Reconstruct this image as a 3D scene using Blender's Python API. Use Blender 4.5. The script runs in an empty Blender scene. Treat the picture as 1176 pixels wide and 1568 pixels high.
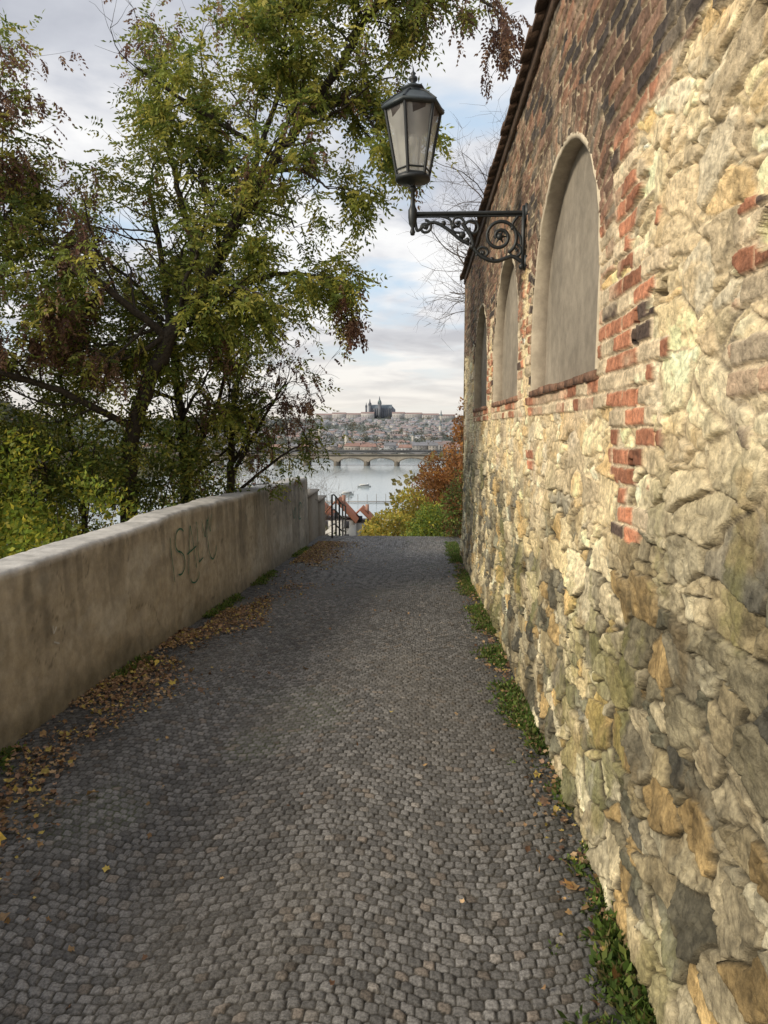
import bpy, math, random
import numpy as np
from mathutils import Vector
random.seed(7); RNG=np.random.default_rng(7)
scn=bpy.context.scene
scn.view_settings.view_transform='Standard'
try: scn.view_settings.look='None'
except Exception: pass
scn.view_settings.exposure=0
COL=scn.collection

# ------------------------------------------------------------------ helpers
def hsh(ix,iy,seed=0):
    a=(ix.astype(np.int64)*374761393+iy.astype(np.int64)*668265263+seed*1442695041)&0xffffffff
    a=((a^(a>>13))*1274126177)&0xffffffff
    a=a^(a>>16)
    a=(a*2246822519)&0xffffffff
    a=a^(a>>15)
    return (a&0xffffff)/float(0xffffff)
def vn(x,y,seed=0):
    ix=np.floor(x);iy=np.floor(y);fx=x-ix;fy=y-iy
    fx=fx*fx*(3-2*fx);fy=fy*fy*(3-2*fy)
    a=hsh(ix,iy,seed);b=hsh(ix+1,iy,seed);c=hsh(ix,iy+1,seed);d=hsh(ix+1,iy+1,seed)
    return (a*(1-fx)+b*fx)*(1-fy)+(c*(1-fx)+d*fx)*fy
def fbm(x,y,oct=4,seed=0):
    s=0;a=.5;t=0
    for i in range(oct):
        s=s+a*vn(x*2**i+i*17.3,y*2**i+i*9.1,seed+i);t+=a;a*=.5
    return s/t
def ss(a,b,x):
    t=np.clip((x-a)/(b-a),0,1);return t*t*(3-2*t)
def voro(u,v,jit=.8,seed=0,p=3.,stag=.5,loc=False):
    j=np.floor(v);F1=np.full(u.shape,9.);F2=np.full(u.shape,9.)
    I=np.zeros(u.shape);J=np.zeros(u.shape);LU=np.zeros(u.shape);LV=np.zeros(u.shape)
    for dj in (-1,0,1):
        row=j+dj;off=stag*(np.mod(row,2));i=np.floor(u-off)
        for di in (-1,0,1):
            ci=i+di
            cx=ci+.5+off+jit*(hsh(ci,row,seed)-.5);cy=row+.5+jit*(hsh(ci,row,seed+5)-.5)
            d=(np.abs(u-cx)**p+np.abs(v-cy)**p)**(1/p)
            c=d<F1
            F2=np.where(c,F1,np.minimum(F2,d));I=np.where(c,ci,I);J=np.where(c,row,J);F1=np.where(c,d,F1)
            if loc: LU=np.where(c,u-cx,LU);LV=np.where(c,v-cy,LV)
    if loc: return F1,F2-F1,I,J,LU,LV
    return F1,F2-F1,I,J
def mkmesh(name,V,F,mat=None,col=None,smooth=False,parent=None):
    V=np.asarray(V,dtype=np.float32).reshape(-1,3);F=np.asarray(F,dtype=np.int32)
    me=bpy.data.meshes.new(name);k=F.shape[1]
    me.vertices.add(len(V));me.vertices.foreach_set('co',V.ravel())
    me.loops.add(F.size);me.loops.foreach_set('vertex_index',F.ravel())
    me.polygons.add(len(F));me.polygons.foreach_set('loop_start',np.arange(0,F.size,k,dtype=np.int32))
    me.polygons.foreach_set('loop_total',np.full(len(F),k,dtype=np.int32))
    me.update(calc_edges=True)
    if smooth: me.polygons.foreach_set('use_smooth',np.ones(len(F),dtype=bool))
    if col is not None:
        a=me.color_attributes.new('Col','FLOAT_COLOR','POINT')
        c=np.ones((len(V),4),dtype=np.float32);c[:,:3]=col
        a.data.foreach_set('color',c.ravel())
    me.validate()
    ob=bpy.data.objects.new(name,me);COL.objects.link(ob)
    if mat: me.materials.append(mat)
    if parent: ob.parent=parent
    return ob
def gridfaces(nr,nc):
    a=np.arange(nr*nc).reshape(nr,nc)
    return np.stack([a[:-1,:-1],a[:-1,1:],a[1:,1:],a[1:,:-1]],-1).reshape(-1,4)
def empty(name,loc=(0,0,0)):
    e=bpy.data.objects.new(name,None);e.location=loc;COL.objects.link(e);return e

class MB:
    def __init__(s): s.v=[];s.f=[];s.c=[];s.n=0
    def add(s,V,F,c=(.5,.5,.5)):
        V=np.asarray(V,float).reshape(-1,3)
        s.v.append(V);s.f.append(np.asarray(F,int).reshape(-1,4)+s.n)
        c=np.asarray(c,float)
        s.c.append(np.tile(c,(len(V),1)) if c.ndim==1 else c);s.n+=len(V)
    def box(s,x0,x1,y0,y1,z0,z1,c=(.5,.5,.5)):
        V=[(x,y,z) for z in (z0,z1) for y in (y0,y1) for x in (x0,x1)]
        s.add(V,[(0,2,3,1),(4,5,7,6),(0,1,5,4),(2,6,7,3),(0,4,6,2),(1,3,7,5)],c)
    def tube(s,P,R,k=6,c=(.5,.5,.5)):
        P=np.asarray(P,float);n=len(P);R=np.broadcast_to(np.asarray(R,float),(n,))
        T=np.gradient(P,axis=0);T/=np.linalg.norm(T,axis=1)[:,None]+1e-9
        ref=np.array([0.31,.2,.93]) if abs(T[0,2])<.9 else np.array([1.,.1,0])
        A=np.cross(T,ref);A/=np.linalg.norm(A,axis=1)[:,None]+1e-9
        B=np.cross(T,A)
        th=np.linspace(0,2*np.pi,k,endpoint=False)
        V=P[:,None]+R[:,None,None]*(np.cos(th)[None,:,None]*A[:,None]+np.sin(th)[None,:,None]*B[:,None])
        a=np.arange(n*k).reshape(n,k);b=np.roll(a,-1,axis=1)
        s.add(V,np.stack([a[:-1],b[:-1],b[1:],a[1:]],-1).reshape(-1,4),c)
    def lathe(s,cx,cy,prof,k=16,c=(.5,.5,.5),rot=0):
        th=np.linspace(0,2*np.pi,k,endpoint=False)+rot
        V=[(cx+r*math.cos(t),cy+r*math.sin(t),z) for r,z in prof for t in th]
        a=np.arange(len(prof)*k).reshape(len(prof),k);b=np.roll(a,-1,axis=1)
        s.add(V,np.stack([a[:-1],b[:-1],b[1:],a[1:]],-1).reshape(-1,4),c)
    def obj(s,name,mat,smooth=False,parent=None):
        return mkmesh(name,np.concatenate(s.v),np.concatenate(s.f),mat,np.concatenate(s.c),smooth,parent)

def mat_attr(name,rough=.85,scale=30,var=.3,bump=.3,bscale=60,bdist=.01,trans=0.,metal=0.,spec=.3,lo=.36,hi=.64,det=4):
    m=bpy.data.materials.new(name);m.use_nodes=True;nt=m.node_tree;N=nt.nodes;L=nt.links
    b=N['Principled BSDF'];b.inputs['Roughness'].default_value=rough;b.inputs['Metallic'].default_value=metal
    b.inputs['Specular IOR Level'].default_value=spec
    at=N.new('ShaderNodeAttribute');at.attribute_name='Col';colo=at.outputs['Color']
    tc=N.new('ShaderNodeTexCoord')
    if var>0:
        no=N.new('ShaderNodeTexNoise');no.inputs['Scale'].default_value=scale;no.inputs['Detail'].default_value=det;no.inputs['Roughness'].default_value=.7
        L.new(tc.outputs['Object'],no.inputs['Vector'])
        mr=N.new('ShaderNodeMapRange');mr.inputs[1].default_value=lo;mr.inputs[2].default_value=hi
        mr.inputs[3].default_value=1-var;mr.inputs[4].default_value=1+var
        L.new(no.outputs['Fac'],mr.inputs[0])
        vm=N.new('ShaderNodeVectorMath');vm.operation='SCALE'
        L.new(colo,vm.inputs[0]);L.new(mr.outputs[0],vm.inputs['Scale']);colo=vm.outputs[0]
    L.new(colo,b.inputs['Base Color'])
    if bump>0:
        n2=N.new('ShaderNodeTexNoise');n2.inputs['Scale'].default_value=bscale;n2.inputs['Detail'].default_value=det;n2.inputs['Roughness'].default_value=.75
        L.new(tc.outputs['Object'],n2.inputs['Vector'])
        bp=N.new('ShaderNodeBump');bp.inputs['Strength'].default_value=bump;bp.inputs['Distance'].default_value=bdist
        L.new(n2.outputs['Fac'],bp.inputs['Height']);L.new(bp.outputs[0],b.inputs['Normal'])
    if trans>0:
        out=N['Material Output'];tr=N.new('ShaderNodeBsdfTranslucent');mx=N.new('ShaderNodeMixShader')
        mx.inputs[0].default_value=trans
        L.new(colo,tr.inputs['Color']);L.new(b.outputs[0],mx.inputs[1]);L.new(tr.outputs[0],mx.inputs[2]);L.new(mx.outputs[0],out.inputs['Surface'])
    return m
M_wall=mat_attr('rubble_wall_mat',.93,32,.36,.9,38,.020,det=5)
M_plaster=mat_attr('plaster_mat',.9,9,.16,.5,50,.008)
M_cob=mat_attr('cobble_mat',.78,90,.38,.7,150,.006,spec=.35,det=3)
M_bark=mat_attr('bark_mat',.95,25,.4,.8,40,.02,det=3)
M_leaf=mat_attr('leaf_mat',.6,8,0,0,trans=.5)
M_dry=mat_attr('dry_leaf_mat',.8,30,.25,0,trans=.1,det=2)
M_iron=mat_attr('iron_mat',.5,30,.2,.15,80,.002,spec=.5,det=2)
M_far=mat_attr('distant_building_mat',.9,.2,.12,0,det=2)
M_soil=mat_attr('soil_mat',.95,.8,.35,.5,8,.05)
M_tile=mat_attr('roof_tile_mat',.85,12,.35,.6,30,.02,det=3)

# ------------------------------------------------------------------ camera
cam=bpy.data.cameras.new('camera');co=bpy.data.objects.new('camera',cam);COL.objects.link(co)
cam.sensor_fit='VERTICAL';cam.sensor_height=36;cam.lens=26;cam.clip_end=30000;cam.clip_start=.05
co.location=(0,0,2);co.rotation_euler=(math.radians(83.5),0,math.radians(2.6));scn.camera=co

# ------------------------------------------------------------------ world + sun
tosun=Vector((-.80,-.42,.50)).normalized()
el=math.asin(tosun.z);az=math.atan2(tosun.x,tosun.y)
w=bpy.data.worlds.new('World');scn.world=w;w.use_nodes=True;nt=w.node_tree;N=nt.nodes;L=nt.links
bg=N['Background'];bg.inputs['Strength'].default_value=.15
sky=N.new('ShaderNodeTexSky');sky.sky_type='NISHITA';sky.sun_disc=False;sky.sun_elevation=el;sky.sun_rotation=az%(2*math.pi)
sky.air_density=1.2;sky.dust_density=1.5
tc=N.new('ShaderNodeTexCoord');sx=N.new('ShaderNodeSeparateXYZ');L.new(tc.outputs['Generated'],sx.inputs[0])
def math_(op,a,b=None):
    n=N.new('ShaderNodeMath');n.operation=op
    for i,q in enumerate((a,b)):
        if q is None: continue
        if isinstance(q,(int,float)): n.inputs[i].default_value=q
        else: L.new(q,n.inputs[i])
    return n.outputs[0]
zz=math_('MAXIMUM',sx.outputs[2],0.0);den=math_('ADD',zz,.13)
cx=N.new('ShaderNodeCombineXYZ');L.new(math_('DIVIDE',sx.outputs[0],den),cx.inputs[0]);L.new(math_('DIVIDE',sx.outputs[1],den),cx.inputs[1])
def wn(scale,detail,dist,off):
    mp=N.new('ShaderNodeMapping');mp.inputs['Location'].default_value=off;L.new(cx.outputs[0],mp.inputs[0])
    n=N.new('ShaderNodeTexNoise');n.inputs['Scale'].default_value=scale;n.inputs['Detail'].default_value=detail
    n.inputs['Roughness'].default_value=.52;n.inputs['Distortion'].default_value=dist;L.new(mp.outputs[0],n.inputs['Vector']);return n.outputs['Fac']
def ramp(fac,els):
    r=N.new('ShaderNodeValToRGB');L.new(fac,r.inputs[0])
    while len(r.color_ramp.elements)<len(els): r.color_ramp.elements.new(.5)
    for e,(p,c) in zip(r.color_ramp.elements,els): e.position=p;e.color=(*c,1)
    return r.outputs[0]
mask=ramp(wn(1.5,5,.3,(3.1,1.2,0)),[(.34,(0,0,0)),(.48,(1,1,1))])
shade=ramp(wn(1.8,6,.4,(5.7,4.2,2)),[(.35,(3.3,3.45,3.9)),(.45,(4.2,4.35,4.75)),(.53,(5.5,5.55,5.75)),(.63,(6.6,6.6,6.6))])
mx=N.new('ShaderNodeMix');mx.data_type='RGBA';L.new(mask,mx.inputs[0])
bl=N.new('ShaderNodeMix');bl.data_type='RGBA';bl.inputs[0].default_value=.75;bl.inputs[7].default_value=(4.4,5.4,6.5,1)
L.new(sky.outputs[0],bl.inputs[6]);L.new(bl.outputs[2],mx.inputs[6]);L.new(shade,mx.inputs[7])
hz=N.new('ShaderNodeMix');hz.data_type='RGBA'
hf=ramp(sx.outputs[2],[(0.0,(.9,.9,.9)),(.04,(.62,.62,.62)),(.16,(0,0,0))]);L.new(hf,hz.inputs[0])
hz.inputs[7].default_value=(6.4,5.95,5.2,1)
L.new(mx.outputs[2],hz.inputs[6]);L.new(hz.outputs[2],bg.inputs['Color'])
sl=bpy.data.lights.new('sun','SUN');sl.energy=3.6;sl.angle=math.radians(12);sl.color=(1,.90,.73)
so=bpy.data.objects.new('sun',sl);COL.objects.link(so);so.rotation_euler=tosun.to_track_quat('Z','Y').to_euler();so.location=(-20,-10,20)

# ------------------------------------------------------------------ ground heights
def gz(y): return np.interp(y,[-10,4.5,8,12,16,17.5,19],[0,0,-.14,-.36,-.5,-.58,-.95])
def fbase(y): return np.interp(y,[-10,4.5,8,12,16,17.5,19,255,300,1018,1030,1500,2200,3000,3400,9000],[0,0,-.14,-.36,-.5,-.58,-.95,-37,-41,-41,-35,-30,-12,22,44,50])
def th(x,y):
    f=fbase(y)
    left=np.clip(-2.75-x,0,None);near=1-ss(150,320,y)
    h=f-.03-near*(np.clip(left*.42,0,14)+.5*ss(0,.2,left))
    right=np.clip(x-1.2,0,None)
    h=h+ss(0,.25,right)*1.8*(1-ss(13,14.5,y))+near*np.clip(right*.25,0,20)*ss(10,30,y)
    h=np.where(y<1018,np.maximum(h,-41),h)
    h=h+115*np.exp(-((x+500)/150)**2-((y-640)/220)**2)
    h=h+32*np.exp(-((x+620)/210)**2-((y-2500)/300)**2)
    return h
xs=np.concatenate([-np.geomspace(6000,4,90),np.linspace(-3.9,3,64),np.geomspace(3.2,6000,80)])
ys=np.concatenate([np.linspace(-9,24,110),np.geomspace(24.6,9000,220)])
X,Y=np.meshgrid(xs,ys);Z=th(X,Y)
Z=Z+np.where((np.abs(X+.8)>2.2)&(Y<250),(fbm(X*.7,Y*.7,3,2)-.5)*.25,0)
n1=fbm(X*.05,Y*.05,4,4)[...,None];n2=fbm(X*1.3,Y*1.3,3,9)[...,None]
c=np.array([.05,.055,.022])*(1-n1)+np.array([.10,.085,.035])*n1
c=c*(.6+.8*n2)
fc=np.array([.13,.145,.13])*(.75+.5*n1)
c=np.where((Y>1018)[...,None],fc,c)
mkmesh('ground',np.stack([X,Y,Z],-1),gridfaces(*X.shape),M_soil,c.reshape(-1,3),True)

# ------------------------------------------------------------------ cobbled path
ys=[-4.]
while ys[-1]<19.2:
    y=ys[-1]; ys.append(y+ (max(.0062,y*y/2600.) if y>1.6 else .02))
ys=np.array(ys);xs=np.linspace(-2.72,1.02,650)
X,Y=np.meshgrid(xs,ys)
wx=X+.035*(fbm(X*2,Y*2,2,1)-.5)
ph=(X+.30+.15*np.sin(Y*.35))/1.45
arc=.17*np.sin(np.pi*ph)**2
wy=Y+arc+.07*(fbm(X*1.1,Y*1.1,2,3)-.5)
S=.050
F1,E,I,J=voro(wx/S,wy/(S*.97),.42,11,6.,.5)
hgt=ss(.03,.26,E);dome=hgt*.007+ (hsh(I,J,3)-.5)*.008*hgt
zg=gz(Y)+dome-.006+(fbm(X*.8,Y*.8,3,8)-.5)*.03+.004*(fbm(X*40,Y*40,2,9)-.5)*(Y<6)
r=hsh(I,J,21)[...,None];r2=hsh(I,J,22)[...,None]
base=np.array([.146,.139,.132])*(.58+.74*r**1.2)
base=np.where(r2>.93,base*np.array([1.05,.93,.82]),base)
base=np.where(r2<.04,base*np.array([1.35,1.28,1.2]),base)
joint=np.array([.036,.031,.023])*(.6+.8*fbm(X*6,Y*6,3,31)[...,None])
moss=ss(.60,.78,fbm(X*1.1+4,Y*1.1,4,32))[...,None]
joint=joint*(1-moss)+np.array([.045,.055,.018])*moss
hh=ss(.06,.19,E)[...,None]
c=joint*(1-hh)+base*hh
big=fbm(X*.9,Y*.55,5,41)[...,None];c=c*(.62+.80*big)
dust=ss(.55,.75,fbm(X*1.7+9,Y*.8,4,43))[...,None];c=c*(1-.3*dust)+np.array([.14,.125,.105])*.3*dust
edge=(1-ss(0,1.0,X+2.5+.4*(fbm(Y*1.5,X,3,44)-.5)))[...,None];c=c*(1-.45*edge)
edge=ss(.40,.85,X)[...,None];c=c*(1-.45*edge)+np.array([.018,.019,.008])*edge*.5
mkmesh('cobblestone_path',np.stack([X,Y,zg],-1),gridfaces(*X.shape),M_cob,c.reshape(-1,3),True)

# ------------------------------------------------------------------ right rubble wall with blind arches
WX=.88; TOP=4.78; YE=14.0
ARCH=[4.69,7.55,10.41]; AW=1.03; SILL=2.28; SPR=2.72; RISE=.94
def inarch(y,z,g=0.):
    r=np.zeros(y.shape,bool)
    for c0 in ARCH:
        dy=np.abs(y-c0)
        low=(z>=SILL-g)&(z<=SPR)&(dy<AW+g)
        up=(z>SPR)&((dy/(AW+g))**2+((z-SPR)/(RISE+g))**2<1)
        r|=low|up
    return r
def archdist(y,z):
    d=np.full(y.shape,9.);ang=np.zeros(y.shape)
    for c0 in ARCH:
        dy=y-c0
        up=(np.sqrt((dy/AW)**2+((z-SPR)/RISE)**2)-1)*.98
        low=np.abs(dy)-AW
        dd=np.where(z>SPR,up,low);a=np.arctan2((z-SPR)/RISE,dy/AW)
        c=dd<d;d=np.where(c,dd,d);ang=np.where(c,a,ang)
    return d,ang
ys=[-3.]
while ys[-1]<YE:
    y=ys[-1];ys.append(y+(max(.0062,y*y/1350.) if y>1.3 else .02))
ys[-1]=YE
ys=np.array(ys);zs=np.concatenate([np.arange(-.75,3.2,.0066),np.arange(3.2,TOP+.008,.0075)])
Y,Z=np.meshgrid(ys,zs)
fine=fbm(Y*30,Z*30,3,53)
wy=Y+.12*(fbm(Y*2.6,Z*2.6,3,51)-.5)+.035*(fbm(Y*14,Z*14,2,55)-.5);wz=Z+.10*(fbm(Y*3.1,Z*3.1,3,52)-.5)+.026*(fbm(Y*14,Z*14,2,56)-.5)
F1,Ea,Ia,Ja,LUa,LVa=voro(wy/.30,wz/.160,.95,61,4.5,.5,True)
F1,Eb,Ib,Jb,LUb,LVb=voro(wy/.17,wz/.085,.9,62,4.,.5,True)
sel=hsh(Ia,Ja,69)>.32
E=np.where(sel,Ea*.15,np.minimum(Eb*.085,Ea*.15+.004));I=np.where(sel,Ia,Ib+500);J=np.where(sel,Ja,Jb+700)
LU=np.where(sel,LUa,LUb*.6);LV=np.where(sel,LVa,LVb*.6)
r1=hsh(I,J,71);r2=hsh(I,J,72);r3=hsh(I,J,73)
wob=fbm(Y*1.1,Z*1.1,4,74)-.5
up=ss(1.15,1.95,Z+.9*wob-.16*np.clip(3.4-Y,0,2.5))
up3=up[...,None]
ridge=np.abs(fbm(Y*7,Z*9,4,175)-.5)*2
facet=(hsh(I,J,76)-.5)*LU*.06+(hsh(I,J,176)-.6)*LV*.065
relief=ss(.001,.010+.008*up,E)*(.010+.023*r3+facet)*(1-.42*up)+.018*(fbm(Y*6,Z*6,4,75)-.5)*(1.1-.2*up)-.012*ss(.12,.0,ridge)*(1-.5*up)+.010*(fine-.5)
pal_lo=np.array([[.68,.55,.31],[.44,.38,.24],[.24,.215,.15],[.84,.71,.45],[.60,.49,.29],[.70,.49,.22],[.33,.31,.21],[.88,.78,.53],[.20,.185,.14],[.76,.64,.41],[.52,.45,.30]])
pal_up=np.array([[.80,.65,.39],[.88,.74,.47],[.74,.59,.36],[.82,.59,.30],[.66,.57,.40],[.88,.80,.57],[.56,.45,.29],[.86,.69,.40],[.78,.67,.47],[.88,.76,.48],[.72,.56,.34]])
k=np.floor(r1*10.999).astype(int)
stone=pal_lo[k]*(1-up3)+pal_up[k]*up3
stone=stone*(.84+.32*r2[...,None])
m1=fbm(Y*4.2+I*.37,Z*5.2+J*.73,5,77)[...,None]
stone=stone*(.52+.98*m1)
pit=ss(.60,.74,fbm(Y*16,Z*16,3,184))[...,None];stone=stone*(1-.32*pit)
rust=ss(.58,.74,fbm(Y*5+11,Z*6,4,177))[...,None];stone=stone*(1-rust*.4)+np.array([.62,.40,.15])*rust*.4*(.5+.5*up3)
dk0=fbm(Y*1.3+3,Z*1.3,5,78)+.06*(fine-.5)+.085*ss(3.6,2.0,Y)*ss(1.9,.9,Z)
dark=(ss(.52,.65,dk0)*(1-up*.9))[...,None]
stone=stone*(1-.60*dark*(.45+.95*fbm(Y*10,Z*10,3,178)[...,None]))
ol=(ss(.51,.64,fbm(Y*2.6+8,Z*1.3,6,79)+.1*(fine-.5))*(1-up*.9))[...,None]
stone=stone*(1-.48*ol)+np.array([.21,.20,.055])*.48*ol
mort_lo=np.array([.22,.185,.12]);mort_up=np.array([.68,.55,.35])
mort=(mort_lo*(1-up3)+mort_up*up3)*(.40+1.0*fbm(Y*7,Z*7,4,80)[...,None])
hm=ss(.000,.010,E-.007*(fine-.35)-.007*up*(fbm(Y*4,Z*4,3,82)-.2))[...,None]
crev=(1-ss(0.,.007,E-.006*(fbm(Y*9,Z*9,3,181)-.5)))[...,None]*(1-.50*up3)
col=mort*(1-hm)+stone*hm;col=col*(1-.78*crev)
smr=(ss(.54,.68,fbm(Y*2.2+1,Z*2.2,4,182))*up)[...,None];col=col*(1-.4*smr)+np.array([.74,.60,.38])*(.55+.75*fbm(Y*9,Z*9,4,183)[...,None])*.4*smr
# --- bricks
BW,BH=.25,.080
def bricks(u,v,seed):
    row=np.floor(v/BH);uu=u/BW+.5*np.mod(row,2)+.2*hsh(row,row*0,seed)
    ci=np.floor(uu);fu=(uu-ci)*BW;fv=(v/BH-row)*BH
    e=np.minimum(np.minimum(fu,BW-fu),np.minimum(fv,BH-fv));return e,ci,row
ad,ang=archdist(Y,Z)
by=wy*.28+Y*.72;bz=wz*.2+Z*.8
eb,bi,bj=bricks(by,bz,90)
er,ri,rj=bricks(np.where(ad<.25,ad,ad-.25)+.002,ang*1.15*AW,91)
ring=(ad>0)&(ad<.25)&(Z>SPR-.02)
eb=np.where(ring,er,eb);bi=np.where(ring,ri+900,bi);bj=np.where(ring,rj+900,bj)
nb=fbm(Y*2.1,Z*3.2,4,92);tooth=np.mod(np.floor(bz/BH/2),2)*.13
hb=hsh(bi,bj,93)
zone=(Z>3.24+.22*(nb-.5))
zone|=(ad<.22+tooth+.12*(nb-.5))&(Z>SILL-.10)&(hb>.05)
zone|=ring
zone|=(Y>2.66+tooth)&(Y<3.68)&(Z>1.74+.3*(nb-.5))&(Z<3.3)&(nb+.12*hb>.45-.10*ss(3.0,3.5,Y))&((Y<3.36)|(Z>2.1))&(hb>.12)
zone|=(Y>2.76+tooth)&(Y<3.18+tooth*.8)&(Z>1.52+.2*(nb-.5))&(Z<2.6)&(hb>.14)
zone|=(Z>SILL-.19)&(Z<SILL)&(ad<.15)
zone|=(fbm(Y*1.6+7,Z*2.4,3,94)>.72)&(Z>1.6)&(hb>.3)
mb=ss(.004,.011,eb+.010*(fine-.5))
hi=ss(3.10,3.35,Z+.3*(nb-.5)+.25*(ad<.25))[...,None]
rb=hsh(bi,bj,96)[...,None];rb2=hsh(bi,bj,97)[...,None]
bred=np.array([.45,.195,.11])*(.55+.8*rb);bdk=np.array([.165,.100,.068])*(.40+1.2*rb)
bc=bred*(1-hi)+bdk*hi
bc=np.where((rb2<.25)&(hi>.5),np.array([.065,.052,.045]),bc);bc=np.where((rb2<.07)&(hi<=.5),np.array([.10,.07,.055]),bc)
bc=np.where((rb2>.72)&(hi<.6),np.array([.66,.53,.35])*(.7+.5*rb),bc)
bc=np.where((rb2>.88)&(hi>=.6),np.array([.27,.145,.09]),bc)
bc=bc*(.5+1.0*fbm(Y*9,Z*11,4,98)[...,None])
smear=(ss(.50,.66,fbm(Y*2.6,Z*3.5,4,99)))[...,None]*(1-.6*hi)
bmort=np.array([.66,.54,.37])*(.6+.7*fbm(Y*6,Z*6,3,100)[...,None])*(1-.25*hi)
bcol=bmort*(1-mb[...,None])+bc*mb[...,None]
bcol=bcol*(1-.6*smear)+bmort*.6*smear
brel=mb*(.007+.012*hsh(bi,bj,101)*(1-.4*smear[...,0]))+.012
zz3=zone[...,None]
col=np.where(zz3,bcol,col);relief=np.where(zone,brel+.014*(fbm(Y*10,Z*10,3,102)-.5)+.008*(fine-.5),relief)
gr=(np.abs(Y-3.03-.03*(fbm(Z*6,Z*0,2,103)-.5))<.028)&(Z>1.60)&(Z<2.46)&(np.mod(np.floor(Z/.078),4)>0)
for hy,hz_ in ((2.07,3.07),(2.75,2.5),(2.82,2.47)): gr|=(np.abs(Y-hy)<.035)&(np.abs(Z-hz_)<.03)
relief=np.where(gr,-.07,relief);col=np.where(gr[...,None],np.array([.03,.022,.015]),col)
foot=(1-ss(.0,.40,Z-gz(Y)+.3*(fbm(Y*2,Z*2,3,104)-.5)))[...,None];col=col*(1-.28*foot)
grey=ss(.6,.75,fbm(Y*.9+40,Z*.9,5,105))[...,None]*up3*.35*(1-zz3);col=col*(1-grey)+np.array([.46,.44,.40])*(.5+m1)*grey
col=np.clip(col*1.05,.01,.86)
Xw=WX-relief-.05*(1-ss(-.1,.9,Z-gz(Y)))
F=gridfaces(*Y.shape);cen_y=Y.ravel()[F].mean(1);cen_z=Z.ravel()[F].mean(1)
F=F[~inarch(cen_y,cen_z,.015)]
wallE=empty('rubble_stone_wall')
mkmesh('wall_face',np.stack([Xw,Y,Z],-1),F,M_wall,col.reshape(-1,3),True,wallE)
b=MB()
b.box(WX+.26,WX+.75,-3,YE-.004,-.8,TOP,(.30,.24,.15))
b.obj('wall_core',M_wall,False,wallE)
zz=np.linspace(-.9,TOP,120);xx=np.linspace(WX-.03,WX+.75,30);XX,ZZ=np.meshgrid(xx,zz)
_,e,i,j=voro(XX/.25,ZZ/.15,.8,5)
mkmesh('wall_end',np.stack([XX,YE+.02*ss(.02,.2,e)-.003,ZZ],-1),gridfaces(*XX.shape),M_wall,(np.array([.34,.27,.17])*(.5+.8*hsh(i,j,4)[...,None])).reshape(-1,3),True,wallE)
DP=.085
for c0 in ARCH:
    t=np.linspace(0,np.pi,49)
    def outline(g):
        o=[(c0+AW+g,SILL-g*0)]+[(c0+(AW+g)*math.cos(a),SPR+(RISE+g)*math.sin(a)) for a in t]+[(c0-AW-g,SILL)]
        return np.array(o)
    o0=outline(-.012);o1=outline(.020);n=len(o0)
    rings=[(o1,WX+.03),(o1,WX-.026),(o0,WX-.022),(o0,WX+DP+.01)]
    V=np.concatenate([np.column_stack([np.full(n,x)+ (0 if x>WX else .02*(fbm(o[:,0]*9,o[:,1]*9,2,3)-.5)),o]) for o,x in rings])
    cc=np.concatenate([np.tile(q,(n,1)) for q in ([.48,.40,.29],[.54,.46,.33],[.44,.37,.27],[.26,.22,.17])])
    mkmesh('arch_reveal',V,gridfaces(4,n),M_plaster,cc,False,wallE)
    yy=np.linspace(c0-AW-.05,c0+AW+.05,110);zp=np.linspace(SILL-.03,SPR+RISE+.05,90);YY,ZZ=np.meshgrid(yy,zp)
    nn=fbm(YY*1.3,ZZ*1.3,5,int(c0*10))[...,None];st=fbm(YY*9,ZZ*1.2,3,int(c0*10)+3)[...,None]
    cc=np.array([.235,.203,.158])*(.50+.75*nn+.25*st)
    mkmesh('niche_panel',np.stack([WX+DP-.02*fbm(YY*2,ZZ*2,4,1),YY,ZZ],-1),gridfaces(*YY.shape),M_plaster,cc.reshape(-1,3),True,wallE)
    bb=MB()
    yb=c0-AW-.02
    while yb<c0+AW:
        g=random.uniform(.6,1.2)
        bb.box(WX-.035-random.uniform(0,.010),WX+.15,yb+.004,min(yb+.235,c0+AW+.03),SILL-.05,SILL-.004+random.uniform(-.008,.004),np.array([.30,.17,.11])*g);yb+=.24
    bb.obj('brick_sill',M_wall,False,wallE)
b=MB();y=-3.
while y<YE+.1:
    j=random.uniform(-.012,.012);g=random.uniform(.6,1.25)
    V=[(WX-.115+j,y,TOP-.06),(WX+.9,y,TOP+.34),(WX+.9,y+.225,TOP+.34),(WX-.115+j,y+.225,TOP-.06),
       (WX-.115+j,y,TOP-.02),(WX+.9,y,TOP+.39),(WX+.9,y+.225,TOP+.39),(WX-.115+j,y+.225,TOP-.02)]
    b.add(V,[(0,1,2,3),(4,7,6,5),(0,4,5,1),(3,2,6,7),(0,3,7,4),(1,5,6,2)],np.array([.12,.075,.052])*g);y+=.23
b.box(WX-.05,WX-.004,-3,YE,TOP-.17,TOP-.03,(.10,.065,.045))
b.obj('tile_coping',M_tile,False,wallE)

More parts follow.
